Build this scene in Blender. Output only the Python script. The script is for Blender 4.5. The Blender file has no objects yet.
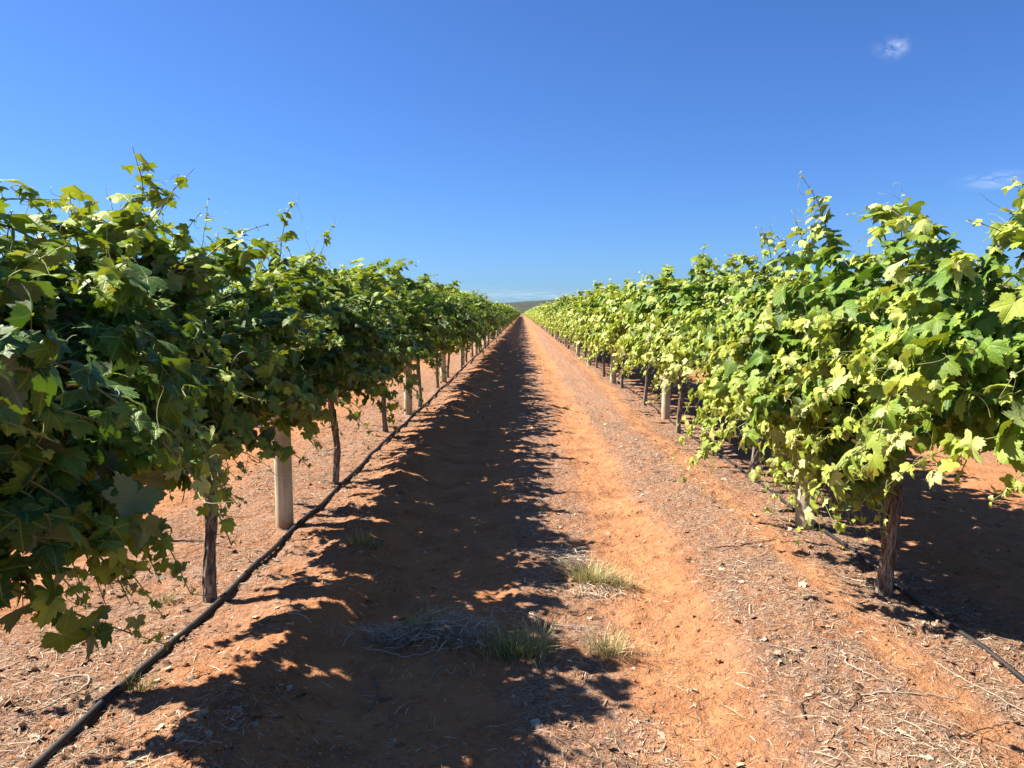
import bpy, math, random
import numpy as np

R = math.radians
S = bpy.context.scene
COL = S.collection
rng = np.random.default_rng(11)
random.seed(5)

# ------------------------------------------------------------------ render / colour
S.view_settings.view_transform = 'Standard'
S.view_settings.look = 'None'
S.view_settings.gamma = 1.0
S.view_settings.use_curve_mapping = False
S.view_settings.exposure = 1.40
S.cycles.max_bounces = 6
S.cycles.diffuse_bounces = 3
S.cycles.transmission_bounces = 3
S.cycles.transparent_max_bounces = 4

# ------------------------------------------------------------------ sun and sky
# light travels towards +x, a little towards the camera (-y)
LD = np.array([2.1, -0.50, -2.36]); LD /= np.linalg.norm(LD)
SUN_EL = math.asin(-LD[2])
SUN_AZ = math.atan2(-LD[0], -LD[1])          # measured from +y, clockwise seen from above
sun = bpy.data.lights.new('sun', 'SUN')
sun.energy = 5.0
sun.angle = R(0.55)
sun.color = (1.0, 0.93, 0.82)
so = bpy.data.objects.new('sun', sun)
COL.objects.link(so)
so.location = (-40, 10, 45)
from mathutils import Vector, Matrix
so.rotation_euler = Vector(LD).to_track_quat('-Z', 'Y').to_euler()

W = bpy.data.worlds.new('World')
S.world = W
W.use_nodes = True
nt = W.node_tree
nt.nodes.clear()
L = nt.links.new
def wn(t, **k):
    n = nt.nodes.new(t)
    for a, b in k.items(): setattr(n, a, b)
    return n
out = wn('ShaderNodeOutputWorld'); bg = wn('ShaderNodeBackground')
sky = wn('ShaderNodeTexSky', sky_type='NISHITA')
sky.sun_disc = False
sky.sun_elevation = SUN_EL
sky.sun_rotation = SUN_AZ
sky.air_density = 1.0; sky.dust_density = 0.55; sky.ozone_density = 2.0; sky.altitude = 300
bg.inputs['Strength'].default_value = 0.082
tint = wn('ShaderNodeMix', data_type='RGBA', blend_type='MULTIPLY'); tint.inputs[0].default_value = 1.0
L(sky.outputs[0], tint.inputs[6]); tint.inputs[7].default_value = (0.262, 0.440, 0.755, 1)
# faint clouds, fixed in the sky by direction
tc = wn('ShaderNodeTexCoord')
def wisp(d, sx, sz, scale, thr, amount):
    d = Vector(d).normalized()
    rt = Vector((0, 0, 1)).cross(d).normalized() * -1
    up = d.cross(rt) * -1
    if up.z < 0: up = -up
    def dot(v):
        n = wn('ShaderNodeVectorMath', operation='DOT_PRODUCT'); n.inputs[1].default_value = v
        L(tc.outputs['Generated'], n.inputs[0]); return n.outputs['Value']
    def m(op, a, b=None):
        n = wn('ShaderNodeMath', operation=op)
        for i, x in enumerate((a, b)):
            if x is None: continue
            if isinstance(x, (int, float)): n.inputs[i].default_value = x
            else: L(x, n.inputs[i])
        return n.outputs[0]
    a = m('DIVIDE', dot(rt), sx); b = m('DIVIDE', m('SUBTRACT', dot(up), 0.0), sz)
    r2 = m('ADD', m('MULTIPLY', a, a), m('MULTIPLY', b, b))
    g = m('EXPONENT', m('MULTIPLY', r2, -1.0))
    front = m('GREATER_THAN', dot(d), 0.5)
    nz = wn('ShaderNodeTexNoise'); nz.inputs['Scale'].default_value = scale; nz.inputs['Detail'].default_value = 6
    mp = wn('ShaderNodeMapping'); mp.inputs['Scale'].default_value = (1, 1, sx / sz)
    L(tc.outputs['Generated'], mp.inputs[0]); L(mp.outputs[0], nz.inputs['Vector'])
    v = m('MULTIPLY', m('SUBTRACT', nz.outputs['Fac'], thr), 4.0)
    n = wn('ShaderNodeMath', operation='MULTIPLY', use_clamp=True); L(v, n.inputs[0]); L(g, n.inputs[1])
    n2 = m('MULTIPLY', m('MULTIPLY', n.outputs[0], front), amount)
    return n2
cur = tint.outputs[2]
for args in (((0.4129, 0.8621, 0.2939), 0.012, 0.0075, 75, 0.36, 0.30),
             ((0.5213, 0.8408, 0.146), 0.020, 0.006, 40, 0.32, 0.42),
             ((0.005, 0.9997, 0.0235), 0.075, 0.0055, 34, 0.38, 0.18),
             ((-0.35, 0.93, 0.03), 0.25, 0.006, 16, 0.40, 0.22)):
    mx = wn('ShaderNodeMix', data_type='RGBA')
    L(wisp(*args), mx.inputs[0]); L(cur, mx.inputs[6]); mx.inputs[7].default_value = (7.0, 7.2, 7.8, 1)
    cur = mx.outputs[2]
L(cur, bg.inputs['Color']); L(bg.outputs[0], out.inputs['Surface'])

# ------------------------------------------------------------------ helpers
def vhash(ix, iy, seed):
    h = (ix.astype(np.int64) * 374761393 + iy.astype(np.int64) * 668265263 + seed * 1442695041) & 0x7fffffff
    h = ((h ^ (h >> 13)) * 1274126177) & 0x7fffffff
    return ((h ^ (h >> 16)) & 0xffff) / 65535.0
def vnoise(x, y, seed=0):
    x = np.asarray(x, float); y = np.asarray(y, float)
    ix = np.floor(x); iy = np.floor(y); fx = x - ix; fy = y - iy
    fx = fx * fx * (3 - 2 * fx); fy = fy * fy * (3 - 2 * fy)
    a = vhash(ix, iy, seed); b = vhash(ix + 1, iy, seed); c = vhash(ix, iy + 1, seed); d = vhash(ix + 1, iy + 1, seed)
    return (a * (1 - fx) + b * fx) * (1 - fy) + (c * (1 - fx) + d * fx) * fy
ROWX = (-1.80, 2.10)
def ground_h(x, y):
    x = np.asarray(x, float); y = np.asarray(y, float)
    near = np.clip(1 - (np.abs(y) - 30) / 60, 0, 1) * np.clip(1 - (np.abs(x) - 12) / 20, 0, 1)
    h = 0.050 * (vnoise(x * 1.1, y * 0.8, 1) - .5) + 0.040 * (vnoise(x * 2.7, y * 2.3, 2) - .5) + 0.026 * (vnoise(x * 7, y * 7, 3) - .5)
    h = h + 0.016 * (vnoise(x * 17, y * 17, 4) - .5) + 0.009 * (vnoise(x * 38, y * 38, 5) - .5)
    for c, a, w in ((-0.70, -0.030, .22), (0.80, -0.030, .22), (-1.15, 0.05, .22), (1.55, 0.03, .25), (0.05, .015, .25)):
        h = h + a * np.exp(-((x - c) / w) ** 2)
    # cloddy edge of the worked strip beside the shaded row
    h = h + 0.085 * np.clip(vnoise(x * 3.2 + 7, y * 2.6, 9) - .45, 0, 1) * np.exp(-((x + 1.25) / .33) ** 2)
    return h * near
def gh(x, y): return float(ground_h(x, y))

def mesh_np(name, V, tris=None, quads=None, attrs=None, smooth=False):
    me = bpy.data.meshes.new(name)
    V = np.asarray(V, np.float32)
    me.vertices.add(len(V)); me.vertices.foreach_set('co', V.ravel())
    nt_ = 0 if tris is None else len(tris); nq = 0 if quads is None else len(quads)
    idx = []
    if nt_: idx.append(np.asarray(tris, np.int32).ravel())
    if nq: idx.append(np.asarray(quads, np.int32).ravel())
    idx = np.concatenate(idx)
    me.loops.add(len(idx)); me.loops.foreach_set('vertex_index', idx)
    me.polygons.add(nt_ + nq)
    tot = np.concatenate([np.full(nt_, 3), np.full(nq, 4)]).astype(np.int32)
    st = np.concatenate([[0], np.cumsum(tot)[:-1]]).astype(np.int32)
    me.polygons.foreach_set('loop_start', st); me.polygons.foreach_set('loop_total', tot)
    if smooth: me.polygons.foreach_set('use_smooth', np.ones(nt_ + nq, bool))
    for k, a in (attrs or {}).items():
        a = np.asarray(a, np.float32)
        if a.ndim == 1: at = me.attributes.new(k, 'FLOAT', 'POINT'); at.data.foreach_set('value', a)
        else: at = me.attributes.new(k, 'FLOAT_VECTOR', 'POINT'); at.data.foreach_set('vector', a.ravel())
    me.update(calc_edges=True)
    return me
def obj(name, me, mat=None, parent=None, loc=None):
    o = bpy.data.objects.new(name, me)
    COL.objects.link(o)
    if mat is not None and me is not None and not me.materials: me.materials.append(mat)
    if parent is not None: o.parent = parent
    if loc is not None: o.location = loc
    return o
def tag(o, label=None, cat=None, group=None, kind=None):
    if label: o['label'] = label
    if cat: o['category'] = cat
    if group: o['group'] = group
    if kind: o['kind'] = kind
    return o

class Tubes:
    """Collects swept tubes into one vertex / face list."""
    def __init__(s): s.V = []; s.Q = []; s.T = []; s.tone = []; s.n = 0
    def add(s, P, rad, sides=5, tone=0.5, prof=None, cap=True):
        P = np.asarray(P, float); n = len(P)
        rad = np.broadcast_to(np.asarray(rad, float), (n,))
        t = np.gradient(P, axis=0); t /= np.linalg.norm(t, axis=1, keepdims=True) + 1e-9
        ref = np.array([0, 0, 1.0]) if abs(t[0, 2]) < .8 else np.array([1.0, 0, 0])
        u = np.cross(t, ref); u /= np.linalg.norm(u, axis=1, keepdims=True) + 1e-9
        v = np.cross(t, u)
        a = np.arange(sides) * 2 * math.pi / sides
        rr = rad[:, None] * (1 if prof is None else prof)
        ring = P[:, None, :] + rr[..., None] * (np.cos(a)[None, :, None] * u[:, None, :] + np.sin(a)[None, :, None] * v[:, None, :])
        s.V.append(ring.reshape(-1, 3))
        i = np.arange(n - 1)[:, None] * sides; j = np.arange(sides)[None, :]; j2 = (j + 1) % sides
        s.Q.append(np.stack([i + j, i + j2, i + sides + j2, i + sides + j], -1).reshape(-1, 4) + s.n)
        m = n * sides
        if cap:
            s.V.append(P[[-1]]); k = (n - 1) * sides
            s.T.append(np.stack([k + j[0], k + j2[0], np.full(sides, m)], -1) + s.n); m += 1
        s.tone.append(np.broadcast_to(np.asarray(tone, float), (m,)) if np.ndim(tone) == 0 else np.concatenate([np.repeat(tone, sides), [tone[-1]] * (m - n * sides)]))
        s.n += m
    def mesh(s, name, smooth=True):
        return mesh_np(name, np.concatenate(s.V), np.concatenate(s.T) if s.T else None, np.concatenate(s.Q), {'tone': np.concatenate(s.tone)}, smooth)

# ------------------------------------------------------------------ materials
def new_mat(name):
    m = bpy.data.materials.new(name); m.use_nodes = True
    m.node_tree.nodes.clear()
    return m, m.node_tree
class NB:
    def __init__(s, t): s.t = t
    def n(s, ty, **k):
        x = s.t.nodes.new(ty)
        for a, b in k.items(): setattr(x, a, b)
        return x
    def set(s, sock, v):
        if isinstance(v, bpy.types.NodeSocket): s.t.links.new(v, sock)
        elif isinstance(v, (tuple, list)) and len(v) == 3 and sock.type == 'RGBA': sock.default_value = (*v, 1)
        else: sock.default_value = v
    def math(s, op, a, b=0.0, clamp=False):
        x = s.n('ShaderNodeMath', operation=op, use_clamp=clamp); s.set(x.inputs[0], a); s.set(x.inputs[1], b); return x.outputs[0]
    def mix(s, f, a, b, blend='MIX'):
        x = s.n('ShaderNodeMix', data_type='RGBA', blend_type=blend); s.set(x.inputs[0], f); s.set(x.inputs[6], a); s.set(x.inputs[7], b); return x.outputs[2]
    def noise(s, scale, detail=4, rough=.55, vec=None, dist=0):
        x = s.n('ShaderNodeTexNoise'); x.inputs['Scale'].default_value = scale; x.inputs['Detail'].default_value = detail
        x.inputs['Roughness'].default_value = rough; x.inputs['Distortion'].default_value = dist
        if vec is not None: s.set(x.inputs['Vector'], vec)
        return x.outputs['Fac']
    def ramp(s, f, pts):
        x = s.n('ShaderNodeValToRGB'); e = x.color_ramp.elements
        while len(e) < len(pts): e.new(0.5)
        for i, (p, c) in enumerate(pts):
            e[i].position = p; e[i].color = (*c, 1) if not isinstance(c, (int, float)) else (c, c, c, 1)
        s.set(x.inputs[0], f); return x.outputs[0]
    def map(s, v, a, b, c=0.0, d=1.0):
        x = s.n('ShaderNodeMapRange'); s.set(x.inputs[0], v)
        for i, q in enumerate((a, b, c, d)): s.set(x.inputs[i + 1], q)
        return x.outputs[0]
    def attr(s, name):
        return s.n('ShaderNodeAttribute', attribute_name=name)
    def bump(s, h, strength, dist):
        x = s.n('ShaderNodeBump'); x.inputs['Strength'].default_value = strength; x.inputs['Distance'].default_value = dist
        s.set(x.inputs['Height'], h); return x.outputs[0]

def leaf_material():
    m, t = new_mat('vine_leaf'); b = NB(t)
    lc = b.attr('leafc')           # x, y on the blade, random tone with the row's painted shade
    sp = b.n('ShaderNodeSeparateXYZ'); b.set(sp.inputs[0], lc.outputs['Vector'])
    x, y, tone = sp.outputs
    age_lit = b.attr('young_lit').outputs['Fac']  # leaf youth mixed with painted sun and shade
    # five main veins running from the stalk, and side veins
    r = b.math('SQRT', b.math('ADD', b.math('MULTIPLY', x, x), b.math('MULTIPLY', y, y)))
    ang = b.math('ABSOLUTE', b.math('ARCTAN2', x, y))
    vein = None
    for a0 in (0.0, 0.90, 1.92):
        d = b.math('MULTIPLY', b.math('ABSOLUTE', b.math('SUBTRACT', ang, a0)), r)
        v = b.map(d, 0.012, 0.040, 1.0, 0.0)
        vein = v if vein is None else b.math('MAXIMUM', vein, v)
    wv = b.math('SINE', b.math('ADD', b.math('MULTIPLY', r, 34.0), b.math('MULTIPLY', b.math('ABSOLUTE', b.math('SINE', b.math('MULTIPLY', ang, 3.3))), -9.0)))
    side = b.map(wv, 0.80, 1.0, 0.0, 0.45)
    vein = b.math('MAXIMUM', vein, side)
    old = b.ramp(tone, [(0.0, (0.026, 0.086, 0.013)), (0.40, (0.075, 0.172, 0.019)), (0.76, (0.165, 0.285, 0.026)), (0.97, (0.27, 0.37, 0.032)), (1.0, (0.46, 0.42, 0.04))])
    yng_lit = b.ramp(tone, [(0.0, (0.25, 0.36, 0.026)), (0.55, (0.44, 0.50, 0.065)), (1.0, (0.64, 0.63, 0.30))])
    col = b.mix(age_lit, old, yng_lit)
    geo = b.n('ShaderNodeNewGeometry')
    blotch = b.noise(26, 3, vec=geo.outputs['Position'])
    col = b.mix(b.map(blotch, .35, .7, 0.0, .35), col, b.mix(0.5, col, (0.15, 0.21, 0.03)))
    top = b.mix(b.math('MULTIPLY', vein, 0.55), col, (0.32, 0.37, 0.07))
    under = b.mix(0.58, col, (0.235, 0.27, 0.165))
    under = b.mix(b.math('MULTIPLY', vein, 0.4), under, (0.30, 0.32, 0.19))
    cc = b.mix(geo.outputs['Backfacing'], top, under)
    p = b.n('ShaderNodeBsdfPrincipled')
    b.set(p.inputs['Base Color'], cc)
    b.set(p.inputs['Roughness'], b.math('ADD', b.math('MULTIPLY', geo.outputs['Backfacing'], 0.3), b.map(blotch, .3, .7, .42, .56)))
    p.inputs['Specular IOR Level'].default_value = 0.27
    hgt = b.math('ADD', b.math('MULTIPLY', vein, -0.6), b.noise(120, 3, vec=geo.outputs['Position']))
    b.set(p.inputs['Normal'], b.bump(hgt, 0.45, 0.004))
    tr = b.n('ShaderNodeBsdfTranslucent')
    b.set(tr.inputs[0], b.mix(b.math('MULTIPLY', vein, .3), b.mix(1.0, col, (1.30, 1.20, 0.36), 'MULTIPLY'), (.08, .13, .01)))
    mx = b.n('ShaderNodeMixShader'); mx.inputs[0].default_value = 0.22
    b.set(mx.inputs[1], p.outputs[0]); b.set(mx.inputs[2], tr.outputs[0])
    o = b.n('ShaderNodeOutputMaterial'); b.set(o.inputs[0], mx.outputs[0])
    return m
def simple_tone(name, pts, rough=.7, bumps=None, spec=.3, trans=0):
    m, t = new_mat(name); b = NB(t)
    tone = b.attr('tone').outputs['Fac']
    geo = b.n('ShaderNodeNewGeometry')
    col = b.ramp(tone, pts)
    p = b.n('ShaderNodeBsdfPrincipled'); p.inputs['Roughness'].default_value = rough; p.inputs['Specular IOR Level'].default_value = spec
    nz = b.noise(60, 3, vec=geo.outputs['Position'])
    col = b.mix(b.map(nz, .3, .7, 0, .45), col, b.mix(1, col, (.55, .52, .5), 'MULTIPLY'))
    b.set(p.inputs['Base Color'], col)
    if bumps: b.set(p.inputs['Normal'], b.bump(b.noise(bumps[0], 4, vec=geo.outputs['Position']), bumps[1], bumps[2]))
    o = b.n('ShaderNodeOutputMaterial')
    if trans:
        tr = b.n('ShaderNodeBsdfTranslucent'); b.set(tr.inputs[0], col)
        mx = b.n('ShaderNodeMixShader'); mx.inputs[0].default_value = trans
        b.set(mx.inputs[1], p.outputs[0]); b.set(mx.inputs[2], tr.outputs[0]); b.set(o.inputs[0], mx.outputs[0])
    else: b.set(o.inputs[0], p.outputs[0])
    return m
M_LEAF = leaf_material()
M_CANE = simple_tone('cane', [(0, (0.16, 0.085, 0.04)), (.35, (0.20, 0.17, 0.05)), (.7, (0.20, 0.25, 0.06)), (1, (0.34, 0.36, 0.14))], .5)
M_STRAW = simple_tone('straw', [(0, (0.06, 0.036, 0.026)), (.28, (0.25, 0.155, 0.10)), (.68, (0.40, 0.29, 0.19)), (1, (0.66, 0.56, 0.42))], .75)
M_GRASS = simple_tone('grass_blade', [(0, (0.07, 0.10, 0.02)), (.35, (0.22, 0.245, 0.055)), (.7, (0.47, 0.42, 0.15)), (1, (0.68, 0.60, 0.36))], .6, trans=.25)
M_TWIG = simple_tone('twig_bark', [(0, (0.06, 0.035, 0.025)), (.5, (0.17, 0.11, 0.075)), (1, (0.46, 0.38, 0.28))], .8, (300, .4, .003))
M_DEADLEAF = simple_tone('dead_leaf', [(0, (0.13, 0.06, 0.03)), (.5, (0.30, 0.17, 0.085)), (1, (0.52, 0.43, 0.31))], .8)

def bark_material():
    m, t = new_mat('vine_bark'); b = NB(t)
    tc = b.n('ShaderNodeTexCoord'); mp = b.n('ShaderNodeMapping'); mp.inputs['Scale'].default_value = (1, 1, .13)
    b.set(mp.inputs[0], tc.outputs['Object'])
    n1 = b.noise(75, 6, .65, mp.outputs[0], .6); n2 = b.noise(9, 3, .5, tc.outputs['Object'])
    col = b.ramp(n1, [(.30, (0.035, 0.027, 0.021)), (.45, (0.14, 0.11, 0.085)), (.56, (0.32, 0.265, 0.215)), (.70, (0.54, 0.475, 0.40))])
    col = b.mix(b.map(n2, .4, .7, 0, .5), col, (0.09, 0.065, 0.05))
    p = b.n('ShaderNodeBsdfPrincipled'); p.inputs['Roughness'].default_value = .9; p.inputs['Specular IOR Level'].default_value = .15
    b.set(p.inputs['Base Color'], col); b.set(p.inputs['Normal'], b.bump(n1, 1.0, .014))
    o = b.n('ShaderNodeOutputMaterial'); b.set(o.inputs[0], p.outputs[0]); return m
M_BARK = bark_material()
def post_material():
    m, t = new_mat('weathered_post'); b = NB(t)
    tc = b.n('ShaderNodeTexCoord'); mp = b.n('ShaderNodeMapping'); mp.inputs['Scale'].default_value = (1, 1, .05)
    b.set(mp.inputs[0], tc.outputs['Object'])
    n1 = b.noise(46, 6, .6, mp.outputs[0], .3); n2 = b.noise(5, 4, .6, tc.outputs['Object'])
    col = b.ramp(n1, [(.26, (0.20, 0.165, 0.11)), (.38, (0.45, 0.39, 0.265)), (.58, (0.60, 0.54, 0.39)), (.8, (0.68, 0.63, 0.49))])
    col = b.mix(b.map(n2, .44, .66, 0, .7), col, (0.27, 0.26, 0.15))
    sp = b.n('ShaderNodeSeparateXYZ'); b.set(sp.inputs[0], tc.outputs['Object'])
    foot = b.math('MULTIPLY', b.map(sp.outputs[2], .03, .20, .7, 0), b.map(n2, .3, .6, .5, 1))
    col = b.mix(foot, col, (0.34, 0.16, 0.075))
    p = b.n('ShaderNodeBsdfPrincipled'); p.inputs['Roughness'].default_value = .85; p.inputs['Specular IOR Level'].default_value = .2
    b.set(p.inputs['Base Color'], col); b.set(p.inputs['Normal'], b.bump(n1, .7, .006))
    o = b.n('ShaderNodeOutputMaterial'); b.set(o.inputs[0], p.outputs[0]); return m
M_POST = post_material()
def plain(name, c, rough, metal=0, dust=None):
    m, t = new_mat(name); b = NB(t)
    p = b.n('ShaderNodeBsdfPrincipled'); p.inputs['Roughness'].default_value = rough; p.inputs['Metallic'].default_value = metal
    col = c
    if dust:
        geo = b.n('ShaderNodeNewGeometry'); nz = b.noise(14, 5, .6, geo.outputs['Position'])
        col = b.mix(b.map(nz, .42, .72, 0, .75), c, dust)
    b.set(p.inputs['Base Color'], col)
    o = b.n('ShaderNodeOutputMaterial'); b.set(o.inputs[0], p.outputs[0]); return m
M_PIPE = plain('black_poly_pipe', (0.010, 0.010, 0.011), .62, 0, (0.05, 0.03, 0.021))
M_STAPLE = plain('galvanised_steel', (0.42, 0.42, 0.41), .45, .9)

def ground_material():
    m, t = new_mat('red_soil'); b = NB(t)
    geo = b.n('ShaderNodeNewGeometry'); P = geo.outputs['Position']
    sp = b.n('ShaderNodeSeparateXYZ'); b.set(sp.inputs[0], P); X, Y, Z = sp.outputs
    n0 = b.noise(.55, 4, .6, P); n1 = b.noise(3.2, 5, .6, P); n2 = b.noise(22, 5, .6, P); n3 = b.noise(110, 4, .6, P)
    soil = b.ramp(n1, [(.25, (0.285, 0.112, 0.046)), (.5, (0.385, 0.167, 0.070)), (.75, (0.46, 0.218, 0.102))])
    soil = b.mix(b.map(n2, .3, .75, 0, .55), soil, (0.49, 0.235, 0.112))
    soil = b.mix(b.map(n3, .52, .75, 0, .55), soil, (0.19, 0.075, 0.036))
    # where old straw and trash lies: strips between the wheel tracks and along the rows
    mp = b.n('ShaderNodeMapping'); mp.inputs['Scale'].default_value = (1, .35, 1); b.set(mp.inputs[0], P)
    wob = b.math('MULTIPLY', b.math('SUBTRACT', b.noise(.9, 3, .6, mp.outputs[0]), .5), .7)
    xx = b.math('ADD', X, wob)
    band = None
    for c, w, a in ((-2.1, .75, .85), (.24, .30, .85), (1.32, .38, .95), (2.22, .48, .95), (.85, .3, .18), (-5.9, 1.2, .7), (6.1, 1.2, .7)):
        d = b.math('DIVIDE', b.math('ABSOLUTE', b.math('SUBTRACT', xx, c)), w)
        v = b.math('MULTIPLY', b.map(d, .55, 1.25, 1, 0), a)
        band = v if band is None else b.math('MAXIMUM', band, v)
    fine = b.noise(36, 6, .78, P, 1.2)
    lit = b.math('MULTIPLY', band, b.map(b.math('ADD', b.math('MULTIPLY', n1, .5), b.math('MULTIPLY', n2, .5)), .37, .56, .10, 1.0))
    trash = b.ramp(fine, [(.36, (0.045, 0.026, 0.020)), (.46, (0.225, 0.138, 0.10)), (.56, (0.395, 0.28, 0.205)), (.67, (0.64, 0.53, 0.40))])
    col = b.mix(b.math('MULTIPLY', lit, .88), soil, trash)
    # compacted wheel tracks
    for c, w in ((-.72, .30), (.74, .34), (1.76, .20)):
        d = b.math('ABSOLUTE', b.math('SUBTRACT', xx, c))
        col = b.mix(b.math('MULTIPLY', b.map(d, .06, w, .72, 0), b.map(n1, .42, .6, 0, 1)), col, (0.50, 0.235, 0.10))
    # open plain beyond the end of the rows
    col = b.mix(b.map(Y, 352, 372), col, b.ramp(b.noise(.012, 4, .6, P), [(.35, (0.16, 0.12, 0.055)), (.65, (0.25, 0.17, 0.085))]))
    p = b.n('ShaderNodeBsdfPrincipled'); p.inputs['Roughness'].default_value = .95; p.inputs['Specular IOR Level'].default_value = .12
    b.set(p.inputs['Base Color'], col)
    hgt = b.math('ADD', b.math('ADD', b.math('MULTIPLY', n2, 1.0), b.math('MULTIPLY', n3, .35)), b.math('MULTIPLY', b.math('MULTIPLY', fine, lit), .8))
    b.set(p.inputs['Normal'], b.bump(hgt, .85, .035))
    o = b.n('ShaderNodeOutputMaterial'); b.set(o.inputs[0], p.outputs[0]); return m
M_GROUND = ground_material()

# ------------------------------------------------------------------ ground, hill
def axis(fine0, fine1, step, lo, hi, grow):
    a = list(np.arange(fine0, fine1, step)); s = step; v = a[-1]
    while v < hi: s *= grow; v += s; a.append(v)
    s = step; v = a[0]; pre = []
    while v > lo: s *= grow; v -= s; pre.append(v)
    return np.array(pre[::-1] + a)
gx = axis(-3.4, 3.6, .022, -6000, 6000, 1.10)
gy = axis(1.9, 8.5, .022, -300, 7000, 1.035)
GX, GY = np.meshgrid(gx, gy)
GZ = ground_h(GX, GY)
V = np.stack([GX, GY, GZ], -1).reshape(-1, 3)
nx, ny = len(gx), len(gy)
i = (np.arange(ny - 1)[:, None] * nx + np.arange(nx - 1)[None, :]).ravel()
Q = np.stack([i, i + 1, i + nx + 1, i + nx], -1)
tag(obj('ground', mesh_np('ground', V, None, Q, smooth=True), M_GROUND), kind='structure')

def hill_material():
    m, t = new_mat('scrub_hill'); b = NB(t)
    geo = b.n('ShaderNodeNewGeometry'); P = geo.outputs['Position']
    n = b.noise(.03, 6, .65, P)
    col = b.ramp(n, [(.3, (0.050, 0.062, 0.052)), (.55, (0.085, 0.092, 0.072)), (.75, (0.13, 0.125, 0.095))])
    p = b.n('ShaderNodeBsdfPrincipled'); p.inputs['Roughness'].default_value = 1; p.inputs['Specular IOR Level'].default_value = 0
    b.set(p.inputs['Base Color'], col); b.set(p.inputs['Normal'], b.bump(n, 1, 20))
    o = b.n('ShaderNodeOutputMaterial'); b.set(o.inputs[0], p.outputs[0]); return m
hx = np.linspace(-2600, 3400, 240); hy = np.linspace(2300, 4300, 60)
HX, HY = np.meshgrid(hx, hy)
prof = 64 * np.exp(-((HX - 340) / 700) ** 2) + 26 * np.exp(-((HX - 1700) / 600) ** 2) + 20 * np.exp(-((HX + 1500) / 700) ** 2)
HZ = prof * np.exp(-((HY - 3150) / 430) ** 2) * (1 + .10 * (vnoise(HX / 170, HY / 170, 21) - .5)) - 1.5
V = np.stack([HX, HY, HZ], -1).reshape(-1, 3); nx, ny = len(hx), len(hy)
i = (np.arange(ny - 1)[:, None] * nx + np.arange(nx - 1)[None, :]).ravel()
tag(obj('hill', mesh_np('hill', V, None, np.stack([i, i + 1, i + nx + 1, i + nx], -1), smooth=True), hill_material()), kind='structure')

# ------------------------------------------------------------------ leaf templates
HALF = [(0, 1.04), (5, .90), (10, .94), (15, .80), (20, .83), (26, .67), (30, .65), (35, .76), (40, .75), (44, .87), (48, .84), (53, .97), (58, .82), (62, .87), (68, .72), (73, .72),
        (80, .56), (86, .66), (91, .62), (97, .75), (103, .69), (110, .79), (117, .65), (123, .68), (131, .55), (138, .59), (147, .46), (155, .47), (166, .30), (176, .06)]
def outline(half):
    h = np.array(half, float)
    left = h[1:][::-1].copy(); left[:, 0] *= -1
    full = np.concatenate([left, h])
    q = np.radians(full[:, 0]); ph = rng.uniform(0, 6.28, 3)        # every leaf form a little lopsided
    full[:, 1] *= 1 + .07 * np.sin(q + ph[0]) + .06 * np.sin(2 * q + ph[1]) + .04 * np.sin(5 * q + ph[2]) + rng.normal(0, .022, len(full))
    a = np.radians(full[:, 0])
    return np.stack([np.sin(a) * full[:, 1] * 1.05, np.cos(a) * full[:, 1]], -1)
def curl(p, k):
    x, y = p[:, 0], p[:, 1]; r = np.hypot(x, y); th = np.arctan2(x, y)
    return (-.30 + .12 * k[0]) * r ** 2 * (0.4 + .6 * np.cos(th) ** 2) + (.20 + .16 * k[1]) * np.abs(x) - .16 * x ** 2 + .07 * r * np.sin(3 * th + k[2] * 5) + .06 * r * np.cos(5.2 * th + k[3] * 3) * r
def leaf_hi(k):
    o = outline(HALF); n = len(o)
    inner = o[1:-1:2] * .52
    ni = len(inner)
    P = np.concatenate([[[0, 0]], inner, o])
    T = []
    for a in range(ni - 1): T.append((0, 1 + a + 1, 1 + a))
    I = 1; O = 1 + ni
    # strip between inner and outline
    a = 0; c = 0
    while c < n - 1:
        tgt = min(ni - 1, max(0, int(round((c + 1 - 1) / 2))))
        if a < tgt: T.append((I + a, I + a + 1, O + c)); a += 1
        T.append((I + a, O + c + 1, O + c)); c += 1
    T.append((0, I, O)); T.append((0, O + n - 1, I + ni - 1))
    V = np.concatenate([P, curl(P, k)[:, None]], 1)
    return V, np.array(T)
def leaf_lo(k, half):
    o = outline(half); n = len(o)
    P = np.concatenate([[[0, 0.02]], o]); T = [(0, 1 + a + 1, 1 + a) for a in range(n - 1)]
    V = np.concatenate([P, curl(P, k)[:, None]], 1)
    return V, np.array(T)
def fix(vt):
    V, T = vt   # all faces looking to +z
    a, b_, c = V[T[:, 0]], V[T[:, 1]], V[T[:, 2]]
    nz = (b_[:, 0] - a[:, 0]) * (c[:, 1] - a[:, 1]) - (b_[:, 1] - a[:, 1]) * (c[:, 0] - a[:, 0])
    T = T.copy(); f = nz < 0; T[f] = T[f][:, ::-1]
    return V, T
kk = [rng.normal(0, 1, 4) * 1.15 for _ in range(12)]
T_HI = [fix(leaf_hi(k)) for k in kk]
T_MID = [fix(leaf_lo(k, [(0, 1), (13, .86), (28, .71), (42, .82), (53, .95), (66, .80), (80, .62), (108, .78), (130, .60), (153, .49), (177, .06)])) for k in kk]
T_FAR = [fix(leaf_lo(k, [(0, 1), (52, .9), (112, .7), (176, .1)])) for k in kk[:4]]

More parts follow.
